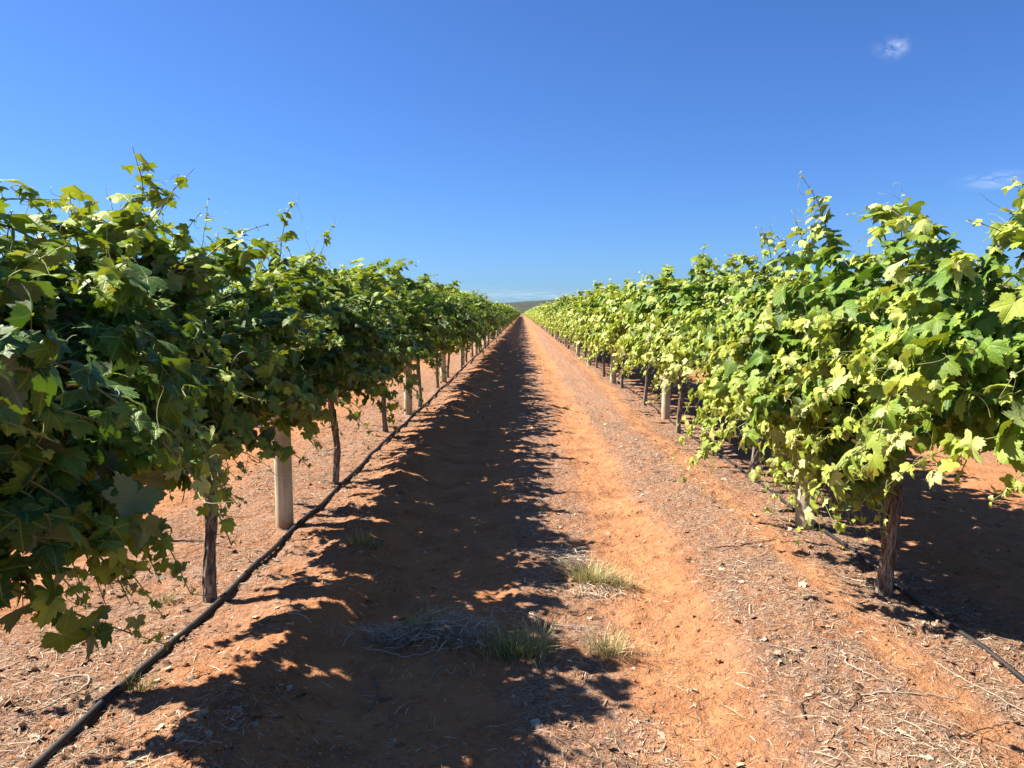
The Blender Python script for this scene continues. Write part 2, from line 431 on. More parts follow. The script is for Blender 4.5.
def build_leaves(name, pos, nrm, tip, size, tone, young_lit, temps):
    Z = nrm / np.linalg.norm(nrm, axis=1, keepdims=True)
    Yv = tip - (tip * Z).sum(1, keepdims=True) * Z; Yv /= np.linalg.norm(Yv, axis=1, keepdims=True) + 1e-9
    Xv = np.cross(Yv, Z)
    var = rng.integers(0, len(temps), len(pos))
    Vs, Ts, At, Ag = [], [], [], []; base = 0
    for k, (tv, tt) in enumerate(temps):
        q = np.where(var == k)[0]
        if not len(q): continue
        s = size[q][:, None, None]
        asp = rng.uniform(.85, 1.12, len(q))[:, None, None]; cu = rng.uniform(.3, 2.3, len(q))[:, None, None]
        v = pos[q][:, None] + s * (tv[None, :, 0:1] * asp * Xv[q][:, None] + tv[None, :, 1:2] * Yv[q][:, None] + tv[None, :, 2:3] * cu * Z[q][:, None])
        m = len(tv)
        Vs.append(v.reshape(-1, 3)); Ts.append((tt[None] + (np.arange(len(q)) * m)[:, None, None]).reshape(-1, 3) + base)
        a = np.empty((len(q), m, 3)); a[..., 0] = tv[None, :, 0]; a[..., 1] = tv[None, :, 1]; a[..., 2] = tone[q][:, None]
        At.append(a.reshape(-1, 3)); Ag.append(np.repeat(young_lit[q], m)); base += m * len(q)
    return mesh_np(name, np.concatenate(Vs), np.concatenate(Ts), None, {'leafc': np.concatenate(At), 'young_lit': np.concatenate(Ag)}, smooth=True)

# ------------------------------------------------------------------ vine generator
def grow(r, p, d, length, grav, wob=.10, step=.05):
    zmin = r.uniform(.45, .85)
    pts = [np.array(p, float)]; d = np.array(d, float); d /= np.linalg.norm(d); n = max(4, int(length / step))
    for i in range(n):
        t = i / n
        d = d + np.array([0, 0, -grav * (0.35 + t)]) * step * 4 + r.normal(0, wob, 3) * .6
        d /= np.linalg.norm(d)
        q = pts[-1] + d * step
        if q[2] < zmin and len(pts) > 4: break
        pts.append(q)
    return np.array(pts)
def make_shoots(r, n_shoots, vigor=1.0, hang=.3, lane=0):
    sh = []
    vf = vigor if callable(vigor) else (lambda y: vigor)
    for i in range(n_shoots):
        y = -1.46 + 2.92 * (i + r.uniform(0, 1)) / n_shoots
        u = (i * .618034 + r.uniform(0, .18)) % 1.0
        phi = (u * 2 - 1) * 1.70
        d = (math.sin(phi), r.normal(0, .50), math.cos(phi))
        up = max(0, math.cos(phi))
        ln = (r.uniform(.60, .95) + .10 * up) * (1 + (vf(y) - 1) * (.3 + .7 * up))
        if r.uniform() < .07: ln *= 1.25
        sh.append(grow(r, (r.normal(0, .06) + .05 * math.sin(phi), y, 1.16 + r.normal(0, .06)), d, ln, .25 + .17 * (1 - up) * r.uniform(.3, 1.3) + r.uniform(0, .16)))
    # laterals that fill the body of the canopy
    for i in range(int(n_shoots * 1.4)):
        y = r.uniform(-1.5, 1.5); th = r.uniform(-2.0, 2.0); q = r.uniform(.2, 1)
        p = (.46 * q * math.sin(th), y, 1.40 + (.50 * vf(y) + .06 * math.sin(y * 3.1 + n_shoots)) * q * math.cos(th))
        d = (math.sin(th) * 1.1, r.normal(0, .8), math.cos(th) * .7 + .1)
        sh.append(grow(r, p, d, r.uniform(.25, .55), .35))
    # long shoots hanging over the sides
    for i in range(int(n_shoots * hang * .5 * (0 if hang < .1 else 1))):
        sg = r.choice([-1, 1]) if r.uniform() > .8 or not lane else lane; y = r.uniform(-1.45, 1.45)
        sh.append(grow(r, (sg * .25, y, 1.35 + r.normal(0, .1)), (sg * r.uniform(.6, 1.2), r.normal(0, .4), r.uniform(-.2, .6)), r.uniform(.8, 1.2), .50))
    return sh
def shoot_leaves(r, shoots, per=2.0, smin=.045, smax=.100, flips=(), sy=.18, tm=.42):
    pos, nrm, tip, size, tone, young_lit, stems = [], [], [], [], [], [], []
    for si, P in enumerate(shoots):
        n = len(P); bright = r.uniform(0, 1)
        for j in range(1, n):
            t = j / (n - 1)
            cnt = int(per * (1.1 - .35 * t) + r.uniform(0, 1)) if t < .85 else 1 + (r.uniform() < .5)
            for _ in range(cnt):
                if P[j][2] > 2.0 and P[j][2] > P[0][2] + .35 and r.uniform() < .45: continue
                s = r.uniform(smin, smax) * (1 - .82 * max(0, (t - .40) / .60) ** 1.2)
                if r.uniform() < .22: s *= .6
                out = np.array([P[j][0], 0, (P[j][2] - 1.30) * .9]); on = np.linalg.norm(out); out = out / (on + .15)
                pet = out * .5 + r.normal(0, .75, 3); pet /= np.linalg.norm(pet) + 1e-6
                pl = r.uniform(.03, .13) * (s / .10)
                base = P[j] + pet * pl
                nn = out * .75 + np.array([0, 0, .55]) + np.array([-.18, 0, .05]) + r.normal(0, .42, 3)
                if si in flips: nn = np.array([-.35, .9, .25]) + r.normal(0, .35, 3); s *= 1.1
                tp = np.array([0, 0, -1.0]) + out * .55 + r.normal(0, .5, 3)
                pos.append(base); nrm.append(nn); tip.append(tp); size.append(s)
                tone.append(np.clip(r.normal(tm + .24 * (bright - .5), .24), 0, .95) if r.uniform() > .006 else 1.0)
                young_lit.append(np.clip((t - .45) / .42 + (.42 * (base[2] > 1.84) if sy > 0 else .85 * min(1, max(0, (base[2] - 1.62) / .28))) + sy * (abs(base[0]) > .42) + r.normal(0, .18), 0, 1))  # shoot-tip age, plus sunlit tops and row-side light painted in as leaf tone
                stems.append((P[j], base))
    f = lambda a: np.array(a, float)
    return [f(pos), f(nrm), f(tip), f(size), f(tone), f(young_lit), stems]
def curl_tendril(r, p, d, size=.10):
    n = 16; d = np.array(d, float); d /= np.linalg.norm(d); P = [np.array(p, float)]; ax = r.normal(0, 1, 3); ax /= np.linalg.norm(ax)
    for k in range(n):
        a = .05 + .55 * (k / n) ** 2
        d = d * math.cos(a) + np.cross(ax, d) * math.sin(a); d += np.array([0, 0, -.03]); d /= np.linalg.norm(d)
        P.append(P[-1] + d * size * 1.6 / n)
    return np.array(P)
def trunk_mesh(r, name, h=1.12, rad=.040, sides=14, rings=26, flaky=True, lean=0.0):
    tb = Tubes()
    z = np.linspace(-.05, h, rings); t = (z + .05) / (h + .05)
    ph = r.uniform(0, 6, 4)
    px = .012 * np.sin(2.6 * t * 2 + ph[0]) + .009 * np.sin(9 * t + ph[1]) + lean * t - .012 * np.sin(ph[0])
    py = .020 * np.sin(2.2 * t * 2 + ph[2]) + .010 * np.sin(8 * t + ph[3]) - .020 * np.sin(ph[2])
    rr = rad * (1.0 + .40 * np.exp(-t * 14) - .18 * t + .45 * np.exp(-((t - 1) / .10) ** 2) + .06 * np.sin(17 * t + ph[1]))
    a = np.arange(sides) * 2 * math.pi / sides
    prof = 1 + .13 * np.sin(3 * a[None] + 5 * t[:, None] + ph[0]) + .08 * np.sin(5 * a[None] - 7 * t[:, None]) + r.normal(0, .055, (rings, sides))
    P = np.stack([px, py, z], -1)
    tb.add(P, rr, sides, .5, prof)
    # cordon arms along the row
    for sg in (-1, 1):
        m = 14; s = np.linspace(0, 1, m)
        C = np.stack([px[-1] * (1 - s) + .025 * np.sin(6 * s + ph[1]), sg * 1.40 * s, h - .05 + .09 * np.sin(np.minimum(s * 3, 1.57)) + .02 * np.sin(9 * s + ph[2])], -1)
        tb.add(C, .026 - .014 * s, 8, .5, 1 + r.normal(0, .08, (m, 8)))
    if flaky:   # loose strips of bark
        for _ in range(46):
            k = r.integers(1, rings - 6); an = r.uniform(0, 6.28); L_ = r.integers(2, 6)
            seg = P[k:k + L_ + 1]
            off = np.stack([np.cos(an + .25 * np.arange(len(seg))), np.sin(an + .25 * np.arange(len(seg))), 0 * np.arange(len(seg))], -1)
            d = rr[k:k + L_ + 1, None] * (1.0 + np.linspace(0.02, r.uniform(.05, .35), len(seg))[:, None])
            tb.add(seg + off * d, r.uniform(.003, .007), 4, .5)
    return tb.mesh(name, True)
def make_vine(name, r, lod, extra=(), n_shoots=None, vigor=1.0, loc=(0, 0, 0), hang=.3, trad=None, sy=.18, tm=.42, lane=0):
    """lod 0 near, 1 middle, 2 far. extra: shoots given in the vine's own space."""
    root = obj(name, None, None, None, loc)
    n_sh = n_shoots or (80, 76, 56)[lod]
    sh = make_shoots(r, n_sh, vigor, hang, lane) + [e[1] if isinstance(e, tuple) else e for e in extra]
    flips = [k for k, e in enumerate(extra, len(sh) - len(extra)) if isinstance(e, tuple)]
    if lod == 2:
        Lv = shoot_leaves(r, sh, .85, .11, .175, sy=sy, tm=tm)
        me = build_leaves('foliage', *Lv[:6], T_FAR)
    elif lod == 1:
        Lv = shoot_leaves(r, sh, 2.1, .066, .125, sy=sy, tm=tm)
        me = build_leaves('foliage', *Lv[:6], T_MID)
    else:
        Lv = shoot_leaves(r, sh, 2.7, flips=flips, sy=sy, tm=tm)
        me = build_leaves('foliage', *Lv[:6], T_HI)
    obj('foliage', me, M_LEAF, root)
    obj('trunk', trunk_mesh(r, 'trunk', rad=(trad or (.034, .034, .038)[lod]) * r.uniform(.93, 1.07), sides=(16, 9, 6)[lod], rings=(30, 12, 6)[lod], flaky=lod == 0, lean=r.uniform(-.012, .012)), M_BARK, root)
    if lod < 2:
        tb = Tubes()
        for P in sh:
            n = len(P); tt = np.linspace(0, 1, n)
            tb.add(P, .0048 - .0034 * tt, 4 if lod else 5, np.clip(.25 + .6 * tt + r.normal(0, .08), 0, 1))
        if lod == 0:
            for a, c in Lv[6]:
                tb.add(np.array([a, (a + c) / 2 + [0, 0, .006], c]), .0013, 3, r.uniform(.55, .95), cap=False)
            for P in sh:
                n = len(P)
                for j in range(n // 2, n, 2):
                    if r.uniform() < .40: tb.add(curl_tendril(r, P[j], r.normal(0, 1, 3) + [0, 0, .5], r.uniform(.06, .13)), np.linspace(.0015, .0007, 17), 3, 1.0, cap=False)
        obj('cane', tb.mesh('cane'), M_CANE, root)
    return root
def copy_vine(src, loc, rotz, sc):
    r_ = bpy.data.objects.new('grapevine', None); COL.objects.link(r_)
    r_.location = loc; r_.rotation_euler = (0, 0, rotz); r_.scale = sc
    for ch in src.children:
        c = ch.copy(); COL.objects.link(c); c.parent = r_
    return r_

def path(pts, n):
    pts = np.array(pts, float); t = np.linspace(0, 1, len(pts)); q = np.linspace(0, 1, n)
    m = np.stack([np.interp(q, t, pts[:, k]) for k in range(3)], -1)
    for _ in range(3): m[1:-1] = (m[:-2] + 2 * m[1:-1] + m[2:]) / 4
    return m
# single shoots that stand out in the photograph (world space), by row and vine
FEAT = {
    ('s', -1): [path([(-1.75, 1.6, 1.5), (-1.35, 1.75, 1.25), (-1.10, 1.9, 1.0), (-1.02, 2.02, .74)], 16),
                path([(-1.65, 1.5, 1.2), (-1.28, 1.65, 1.0), (-1.12, 1.85, .80), (-1.06, 2.1, .62)], 16),
                path([(-1.6, 1.7, 1.3), (-1.3, 1.85, 1.15), (-1.12, 1.95, .92), (-1.10, 2.0, .78)], 14),
                path([(-1.7, 2.0, 1.9), (-1.45, 2.15, 1.85), (-1.30, 2.3, 1.65)], 14),
                path([(-2.0, 2.4, 1.85), (-1.86, 2.55, 1.99), (-1.62, 2.66, 2.0)], 12)],
    ('s', 0): [path([(-1.78, 3.35, 1.5), (-1.76, 3.38, 1.95), (-1.70, 3.38, 2.16), (-1.74, 3.36, 2.35)], 20),
               path([(-1.76, 3.35, 1.6), (-1.68, 3.40, 2.0), (-1.60, 3.42, 2.15), (-1.48, 3.40, 2.25)], 18),
               path([(-1.80, 3.2, 1.6), (-1.82, 3.3, 2.0), (-1.74, 3.35, 2.12), (-1.60, 3.34, 2.10)], 16),
               path([(-1.80, 3.1, 1.6), (-1.76, 3.2, 1.95), (-1.66, 3.25, 2.05), (-1.54, 3.26, 1.95)], 16),
               path([(-1.80, 3.3, 1.7), (-1.95, 3.4, 2.04), (-2.05, 3.45, 2.05), (-2.15, 3.48, 1.85)], 16),
               path([(-1.75, 3.3, 1.6), (-1.5, 3.3, 1.78), (-1.32, 3.22, 1.78), (-1.24, 3.18, 1.70)], 14),
               path([(-1.70, 3.0, 1.5), (-1.48, 2.95, 1.62), (-1.36, 2.9, 1.45)], 12),
               ('flip', path([(-1.65, 2.7, 1.6), (-1.32, 2.5, 1.50), (-1.20, 2.42, 1.28), (-1.15, 2.36, 1.00)], 16)),
               ('flip', path([(-1.6, 2.6, 1.4), (-1.30, 2.45, 1.25), (-1.22, 2.4, 1.08), (-1.22, 2.36, .95)], 12)),
               path([(-1.7, 4.9, 1.2), (-1.45, 4.85, .95), (-1.34, 4.8, .66)], 12)],
    ('s', 1): [path([(-1.8, 5.45, 1.5), (-1.78, 5.5, 2.1), (-1.72, 5.5, 2.36), (-1.62, 5.48, 2.44)], 18),
               path([(-1.8, 6.3, 1.5), (-1.72, 6.35, 2.1), (-1.60, 6.4, 2.38)], 18)],
    ('l', -1): [path([(2.1, 2.8, 1.5), (2.14, 3.05, 1.9), (2.16, 3.2, 2.12), (2.14, 3.22, 2.26)], 18),
                path([(2.0, 2.5, 1.3), (1.7, 2.75, 1.15), (1.68, 2.85, .92)], 12)],
    ('l', 0): [path([(1.95, 4.35, 1.5), (1.80, 4.4, 2.0), (1.74, 4.45, 2.25), (1.62, 4.45, 2.42)], 20),
               path([(2.0, 4.5, 1.6), (1.85, 4.5, 2.05), (1.70, 4.45, 2.12), (1.55, 4.4, 1.95)], 16),
               path([(2.0, 3.9, 1.6), (1.9, 4.0, 2.05), (1.95, 4.1, 2.18), (1.8, 4.2, 2.14)], 16),
               path([(2.05, 3.7, 1.6), (2.0, 3.75, 2.02), (1.85, 3.75, 2.08), (1.65, 3.7, 1.95)], 16),
               path([(1.95, 4.7, 1.1), (1.72, 4.7, .95), (1.60, 4.65, .70), (1.62, 4.6, .50)], 14),
               path([(1.95, 4.4, 1.1), (1.70, 4.5, .98), (1.58, 4.5, .76), (1.56, 4.45, .58)], 14),
               path([(1.95, 4.1, 1.15), (1.66, 4.05, 1.0), (1.56, 4.02, .80), (1.58, 4.0, .62)], 14),
               path([(2.1, 4.1, 1.5), (2.08, 4.15, 2.05), (2.1, 4.2, 2.26)], 18),
               path([(2.1, 3.4, 1.5), (2.1, 3.35, 1.95), (2.2, 3.3, 2.10)], 18),
               path([(1.95, 4.0, 1.1), (1.72, 3.95, .95), (1.66, 3.9, .62), (1.72, 3.85, .42)], 16),
               path([(1.9, 4.2, 1.05), (1.70, 4.2, .85), (1.62, 4.15, .50)], 14),
               path([(2.0, 3.9, 1.0), (1.86, 3.75, .80), (1.84, 3.7, .50)], 12)],
    ('l', 1): [path([(1.9, 5.7, 1.2), (1.55, 5.6, .95), (1.38, 5.5, .62), (1.30, 5.45, .46)], 16),
               path([(1.9, 6.1, 1.2), (1.55, 6.0, .90), (1.45, 5.95, .55)], 14),
               path([(2.1, 6.2, 1.5), (2.05, 6.2, 2.1), (1.95, 6.2, 2.33)], 18)],
}
ORD = ['first', 'second', 'third', 'fourth', 'fifth', 'sixth', 'seventh', 'eighth', 'ninth', 'tenth']
ROWS = {'s': dict(x=-1.80, y0=4.02, dy=2.90, side=1, word='shaded'), 'l': dict(x=2.10, y0=4.12, dy=2.88, side=-1, word='sunlit')}
NEARLAB = {
    ('s', -1): 'shaded grapevine whose big leaves hang low beside the black hose, its trunk out of view',
    ('s', 0): 'dark grapevine on the first bare trunk beside the hose, one tall shoot above its crown',
    ('s', 1): 'grapevine in the shaded row just behind the nearest pale post, ragged bright top',
    ('l', -1): 'sunlit grapevine cut off by the photo edge, its leaves hanging over its neighbour',
    ('l', 0): 'bright sunlit grapevine with flaky trunk and a tall shoot, drooping leaves before the post',
    ('l', 1): 'sunlit grapevine behind the nearest post of its row, shoots drooping over the straw',
}
_r = np.random.default_rng(8)
for i in range(13):      # curtain of young shoots hanging on the lit side of the near sunlit vine and over the post
    y = _r.uniform(3.75, 5.0); zt = _r.uniform(1.0, 1.5); zb = _r.uniform(.34, .75); xo = _r.uniform(1.35, 1.70)
    FEAT['l', 0].append(path([(1.95, y, zt), ((1.95 + xo) / 2 - .05, y + _r.normal(0, .08), zt + .05), (xo, y + _r.normal(0, .12), (zt + zb) / 2 + .1), (xo + _r.uniform(-.06, .10), y + _r.normal(0, .15), zb)], 16))
for i in range(6):
    y = _r.uniform(4.75, 5.2); xo = _r.uniform(1.78, 1.95)
    FEAT['l', 0].append(path([(2.0, y, 1.2), (xo, y + .05, 1.0), (xo - .03, y + _r.normal(0, .08), .7), (xo, y, _r.uniform(.36, .55))], 16))
for i in range(8):       # shoots down beside the flaky trunk
    y = _r.uniform(3.75, 4.15); xo = _r.uniform(1.72, 1.98)
    FEAT['l', 0].append(path([(2.0, y, 1.15), (xo, y - .03, .95), (xo - .03, y + _r.normal(0, .07), .7), (xo, y - .05, _r.uniform(.36, .6))], 16))
for i in range(5):       # leaves hanging before the near post of the shaded row
    y = _r.uniform(4.6, 5.1); xo = _r.uniform(-1.60, -1.36)
    FEAT['s', 0].append(path([(-1.72, y, 1.25), (xo - .05, y, 1.05), (xo, y + _r.normal(0, .05), _r.uniform(.62, .85))], 12))
for i in range(7):       # low mass of the vine nearest the camera in the shaded row
    y = _r.uniform(1.6, 2.0); xo = _r.uniform(-1.35, -1.08)
    FEAT['s', -1].append(path([(-1.75, y - .1, 1.4), (xo - .1, y, 1.2), (xo, y + .1, 1.0), (xo + .04, y + .15, _r.uniform(.72, .95))], 14))
YEND = 342.0
banks = {}
ROW_SHADE = {'s': dict(sy=-.16, tm=.17), 'l': dict(sy=.28, tm=.56)}    # row shade painted into leaf tone: darker shaded row, brighter sunlit row
for key, rw in ROWS.items():
    n = int((YEND - rw['y0']) / rw['dy'])
    for k in range(-1, n):
        y = rw['y0'] + k * rw['dy']; x = rw['x'] + ({('s', 0): .05, ('s', 1): .03, ('s', 2): -.04, ('l', 0): -.02, ('l', 1): .12}.get((key, k), 0) if k < 3 else .06 * math.sin(k * 2.3))
        z = gh(x, y)
        if k <= 1:
            ex = [('flip', P[1] - np.array([x, y, z])) if isinstance(P, tuple) else P - np.array([x, y, z]) for P in FEAT.get((key, k), ())]
            o = make_vine('grapevine', np.random.default_rng(100 + k * 7 + (50 if key == 'l' else 0)), 0, ex, loc=(x, y, z), hang={('l', -1): .05, ('l', 0): .5, ('l', 1): .55, ('s', -1): .2, ('s', 0): .04, ('s', 1): .15}[key, k], vigor={('s', -1): lambda y: .72, ('l', -1): lambda y: .80, ('s', 0): lambda y: 1.02 - .30 * math.exp(-((y - .15) / .42) ** 2), ('s', 1): lambda y: 1.06 - .24 * math.exp(-((y - .25) / .5) ** 2), ('l', 0): lambda y: 1.04 - .10 * (y < -.5), ('l', 1): lambda y: 1.0 - .18 * math.exp(-((y - .3) / .6) ** 2)}.get((key, k), 1.0), n_shoots=100 if key == 's' else 86, trad=.029 if key == 's' else .037, lane=rw['side'] if key == 'l' else 0, **ROW_SHADE[key])
            lab = NEARLAB[(key, k)]
        else:
            far = y > 38
            bank = banks.setdefault((key, far), [])
            want = 3 if far else 4
            rz = math.pi if (k * 7 // 3) % 2 else 0
            sc = (random.uniform(.94, 1.08), random.uniform(.97, 1.03), random.uniform(1.02, 1.16))
            if len(bank) < want:
                o = make_vine('grapevine', np.random.default_rng(300 + len(bank) + (20 if far else 0) + (40 if key == 'l' else 0)), 2 if far else 1, loc=(x, y, z), hang=.68 if key == 'l' else .36, **ROW_SHADE[key]); bank.append(o); o.scale = (1, 1, 1.06)
            else:
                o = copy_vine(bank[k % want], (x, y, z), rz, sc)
            if k < 10: lab = f"grapevine on the {ORD[k]} trunk along the {rw['word']} row, counted from the camera"
            else: lab = f"distant grapevine in the {rw['word']} row, beyond its tenth trunk, merging into a hedge"
        tag(o, lab, 'grapevine', f"grapevines of the {rw['word']} row")
# the next rows on either side, seen through the gaps
k = 0
for x0, ya, yb, word in ((-5.75, 2.6, 40, 'shaded'), (6.05, 2.4, 34, 'sunlit')):
    y = ya
    while y < yb:
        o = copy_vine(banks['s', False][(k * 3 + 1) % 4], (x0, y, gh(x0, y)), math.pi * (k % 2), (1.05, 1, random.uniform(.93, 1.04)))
        tag(o, f"grapevine of the next row, glimpsed through gaps under the {word} row", 'grapevine', f"vines of the next row behind the {word} row")
        y += 2.9; k += 1

# ------------------------------------------------------------------ trellis posts
def post_mesh(r, rad, h):
    tb = Tubes(); n = 24
    z = np.concatenate([np.linspace(-.08, h - .02, n - 2), [h - .006, h]]); sides = 20
    a = np.arange(sides) * 2 * math.pi / sides
    rr = rad * (1.03 - .06 * np.linspace(0, 1, n)); rr[-2] *= .95; rr[-1] *= .86
    prof = 1 + .02 * np.sin(2 * a + 1)[None] + .012 * np.sin(5 * a + 2)[None] + r.normal(0, .008, (n, sides))
    ck = r.integers(0, sides)
    prof[:, ck] -= .07 * (np.sin(np.linspace(0, 3.1, n)) ** .5)    # drying crack
    tb.add(np.stack([.01 * np.linspace(0, 1, n), 0 * z, z], -1), rr, sides, .5, prof)
    return tb.mesh('post', True)
def staple_mesh(rad):
    tb = Tubes(); s = np.linspace(0, math.pi, 9)
    tb.add(np.stack([-rad * 1.0 - .006 * np.sin(s), .022 * np.cos(s), 0 * s], -1), .0028, 6)
    return tb.mesh('staple')
pm = [post_mesh(np.random.default_rng(60 + i), q, 1.62) for i, q in enumerate((.066, .061, .069))]
stm = staple_mesh(.064)
for key, y0, dy, xs in (('s', 5.47, 5.80, {}), ('l', 5.40, 5.76, {0: 2.10, 1: 2.18})):
    w = ROWS[key]['word']
    for k in range(int((YEND - y0) / dy)):
        y = y0 + k * dy; x = xs.get(k, ROWS[key]['x'] + (0 if k == 0 else .05 * math.sin(k * 1.7)))
        root = obj('trellis_post', pm[k % 3], M_POST, None, (x, y, gh(x, y) - .02))
        root.rotation_euler = (R(random.uniform(-1.2, 1.2)), R(random.uniform(-1.2, 1.2)), random.uniform(0, 6))
        for zz in (1.12, 1.45):
            obj('staple', stm, M_STAPLE, root, (0, 0, zz))
        if k == 0: lab = {'s': 'pale round wooden post behind the first dark trunk of the shaded row', 'l': 'short pale wooden post half covered by drooping leaves of the sunlit row'}[key]
        elif k < 8: lab = f"pale wooden trellis post, {ORD[k]} along the {w} row"
        else: lab = f"far pale trellis post of the {w} row, beyond its eighth post"
        tag(root, lab, 'post', f"wooden posts of the {w} row")

# ------------------------------------------------------------------ irrigation hoses
def hose(xf, y0, y1, rad, label, seed):
    r = np.random.default_rng(seed); ys = np.concatenate([np.arange(y0, 14, .08), np.arange(14, 60, .5), np.arange(60, y1, 4)])
    xs = np.array([xf(y) for y in ys]) + .05 * (vnoise(ys * .8, ys * 0, seed) - .5) + .02 * (vnoise(ys * 2.7, ys * 0, seed + 1) - .5)
    zs = ground_h(xs, ys)
    for _ in range(6): zs = np.maximum(zs, np.convolve(np.pad(zs, 2, 'edge'), np.ones(5) / 5, 'valid'))
    tb = Tubes(); tb.add(np.stack([xs, ys, zs + rad * .6 + .012 * (vnoise(ys * 1.3, ys * 0, seed + 2) - .4)], -1), rad, 10)
    root = tag(obj('irrigation_hose', tb.mesh('irrigation_hose'), M_PIPE), label, 'hose', 'drip hoses along the rows')
    for i in range(8, 110, 9):       # small drippers pressed into the hose wall
        d = Tubes(); p = np.array([xs[i], ys[i], zs[i] + rad * 1.0]); d.add(np.stack([p + [0, 0, q] for q in (-.004, .004, .005, .009)]), [.0075, .0075, .004, .0035], 8)
        obj('dripper', d.mesh('dripper'), M_PIPE, root)
    return root
hose(lambda y: -1.68 - .03 * max(0, y - 8) / 8 if y < 16 else -1.71, 1.4, 300, .0165, 'black irrigation hose lying along the foot of the shaded row', 31)
hose(lambda y: 2.21 + .02 * math.sin(y), 1.4, 300, .0125, 'black irrigation hose running behind the flaky trunk of the sunlit row', 35)

# ------------------------------------------------------------------ litter on the ground
def band_density(x, y):
    wob = .55 * (vnoise(x * .8, y * .45, 41) - .5)
    xx = x + wob; d = np.zeros_like(x)
    for c, w, a in ((-2.15, .85, .75), (-1.35, .35, .60), (.25, .28, .65), (1.34, .32, .95), (2.25, .42, .9)):
        d = np.maximum(d, a * np.exp(-((xx - c) / w) ** 4))
    d = d * np.clip((vnoise(x * 2.2, y * 1.6, 43) * .6 + vnoise(x * 6, y * 5, 44) * .5 - .30) * 2.6, .04, 1)
    return np.maximum(d, .13)
def strips(n, lmin, lmax, wmin, wmax, seed, lift, ymax=16, dens=None, tone=(0, 1), lay=None, pw=1.7):
    r = np.random.default_rng(seed)
    if lay is None:
        y = 2.0 + (ymax - 2.0) * r.uniform(0, 1, n * 6) ** pw
        x = r.uniform(-1, 1, n * 6) * np.minimum(4.4, 1.4 + y * .75)
        keep = r.uniform(0, 1, len(x)) < band_density(x, y)
        x, y = x[keep][:n], y[keep][:n]
    else: x, y = lay(r, n)
    n = len(x)
    L_ = lmin + (lmax - lmin) * r.uniform(0, 1, n) ** 2.2; w = wmin + (wmax - wmin) * r.uniform(0, 1, n) ** 1.5 * np.where(r.uniform(0, 1, n) < .12, 2.4, 1); a = r.uniform(0, 2 * math.pi, n); bend = r.normal(0, .20, n)
    m = 4; t = np.linspace(-.5, .5, m)
    th = a[:, None] + bend[:, None] * t[None]
    cx = x[:, None] + L_[:, None] * t[None] * np.cos(th); cy = y[:, None] + L_[:, None] * t[None] * np.sin(th)
    lf = r.uniform(.002, lift, n)[:, None] + L_[:, None] * r.normal(0, .10, n)[:, None] * t[None] + .005 * np.abs(r.normal(0, 1, n))[:, None] * (1 - 4 * t[None] ** 2) * (L_[:, None] / .12)
    cz = np.maximum(ground_h(cx, cy) + .0025, ground_h(cx, cy) + lf)
    nx_, ny_ = -np.sin(th), np.cos(th); tilt = r.normal(0, .5, n)[:, None]
    hw = w[:, None] * .5 * np.array([.7, 1, 1, .5])[None]
    A = np.stack([cx + nx_ * hw, cy + ny_ * hw, cz + tilt * hw], -1); B = np.stack([cx - nx_ * hw, cy - ny_ * hw, cz - tilt * hw], -1)
    V = np.stack([A, B], 2).reshape(-1, 3)       # n, m, 2
    b0 = (np.arange(n) * m * 2)[:, None] + (np.arange(m - 1) * 2)[None]
    Q = np.stack([b0, b0 + 1, b0 + 3, b0 + 2], -1).reshape(-1, 4)
    tn = np.repeat(tone[0] + (tone[1] - tone[0]) * r.beta(1.6, 1.3, n), m * 2)
    return V, Q, tn
V, Q, tn = strips(125000, .006, .060, .0013, .0036, 71, .006, ymax=19)
V2, Q2, tn2 = strips(5000, .05, .16, .0016, .0036, 72, .006, ymax=12)
Q = np.concatenate([Q, Q2 + len(V)]); V = np.concatenate([V, V2]); tn = np.concatenate([tn, tn2])
tag(obj('straw_litter', mesh_np('straw_litter', V, None, Q, {'tone': tn}), M_STRAW), 'dry straw and stalk trash scattered over the red soil', 'straw', kind='stuff')
def scatter_leaves():
    r = np.random.default_rng(77); n = 3200
    y = 2.0 + 12 * r.uniform(0, 1, n * 5) ** 1.8; x = r.uniform(-1, 1, n * 5) * np.minimum(4.2, 1.4 + y * .7)
    k = r.uniform(0, 1, len(x)) < band_density(x, y) * .9; x, y = x[k][:n], y[k][:n]; n = len(x)
    s = .006 + .030 * r.uniform(0, 1, n) ** 2.5
    nr = np.stack([r.normal(0, .5, n), r.normal(0, .5, n), np.ones(n)], -1); tp = r.normal(0, 1, (n, 3))
    me = build_leaves('leaf_litter', np.stack([x, y, ground_h(x, y) + .006], -1), nr, tp, s, r.uniform(0, 1, n), np.zeros(n), T_MID)
    at = me.attributes.new('tone', 'FLOAT', 'POINT'); lc = np.empty(len(me.vertices) * 3, np.float32); me.attributes['leafc'].data.foreach_get('vector', lc)
    at.data.foreach_set('value', lc.reshape(-1, 3)[:, 2].copy())
    return me
tag(obj('leaf_litter', scatter_leaves(), M_DEADLEAF), 'small curled dead leaves strewn among the straw', 'dead leaves', kind='stuff')
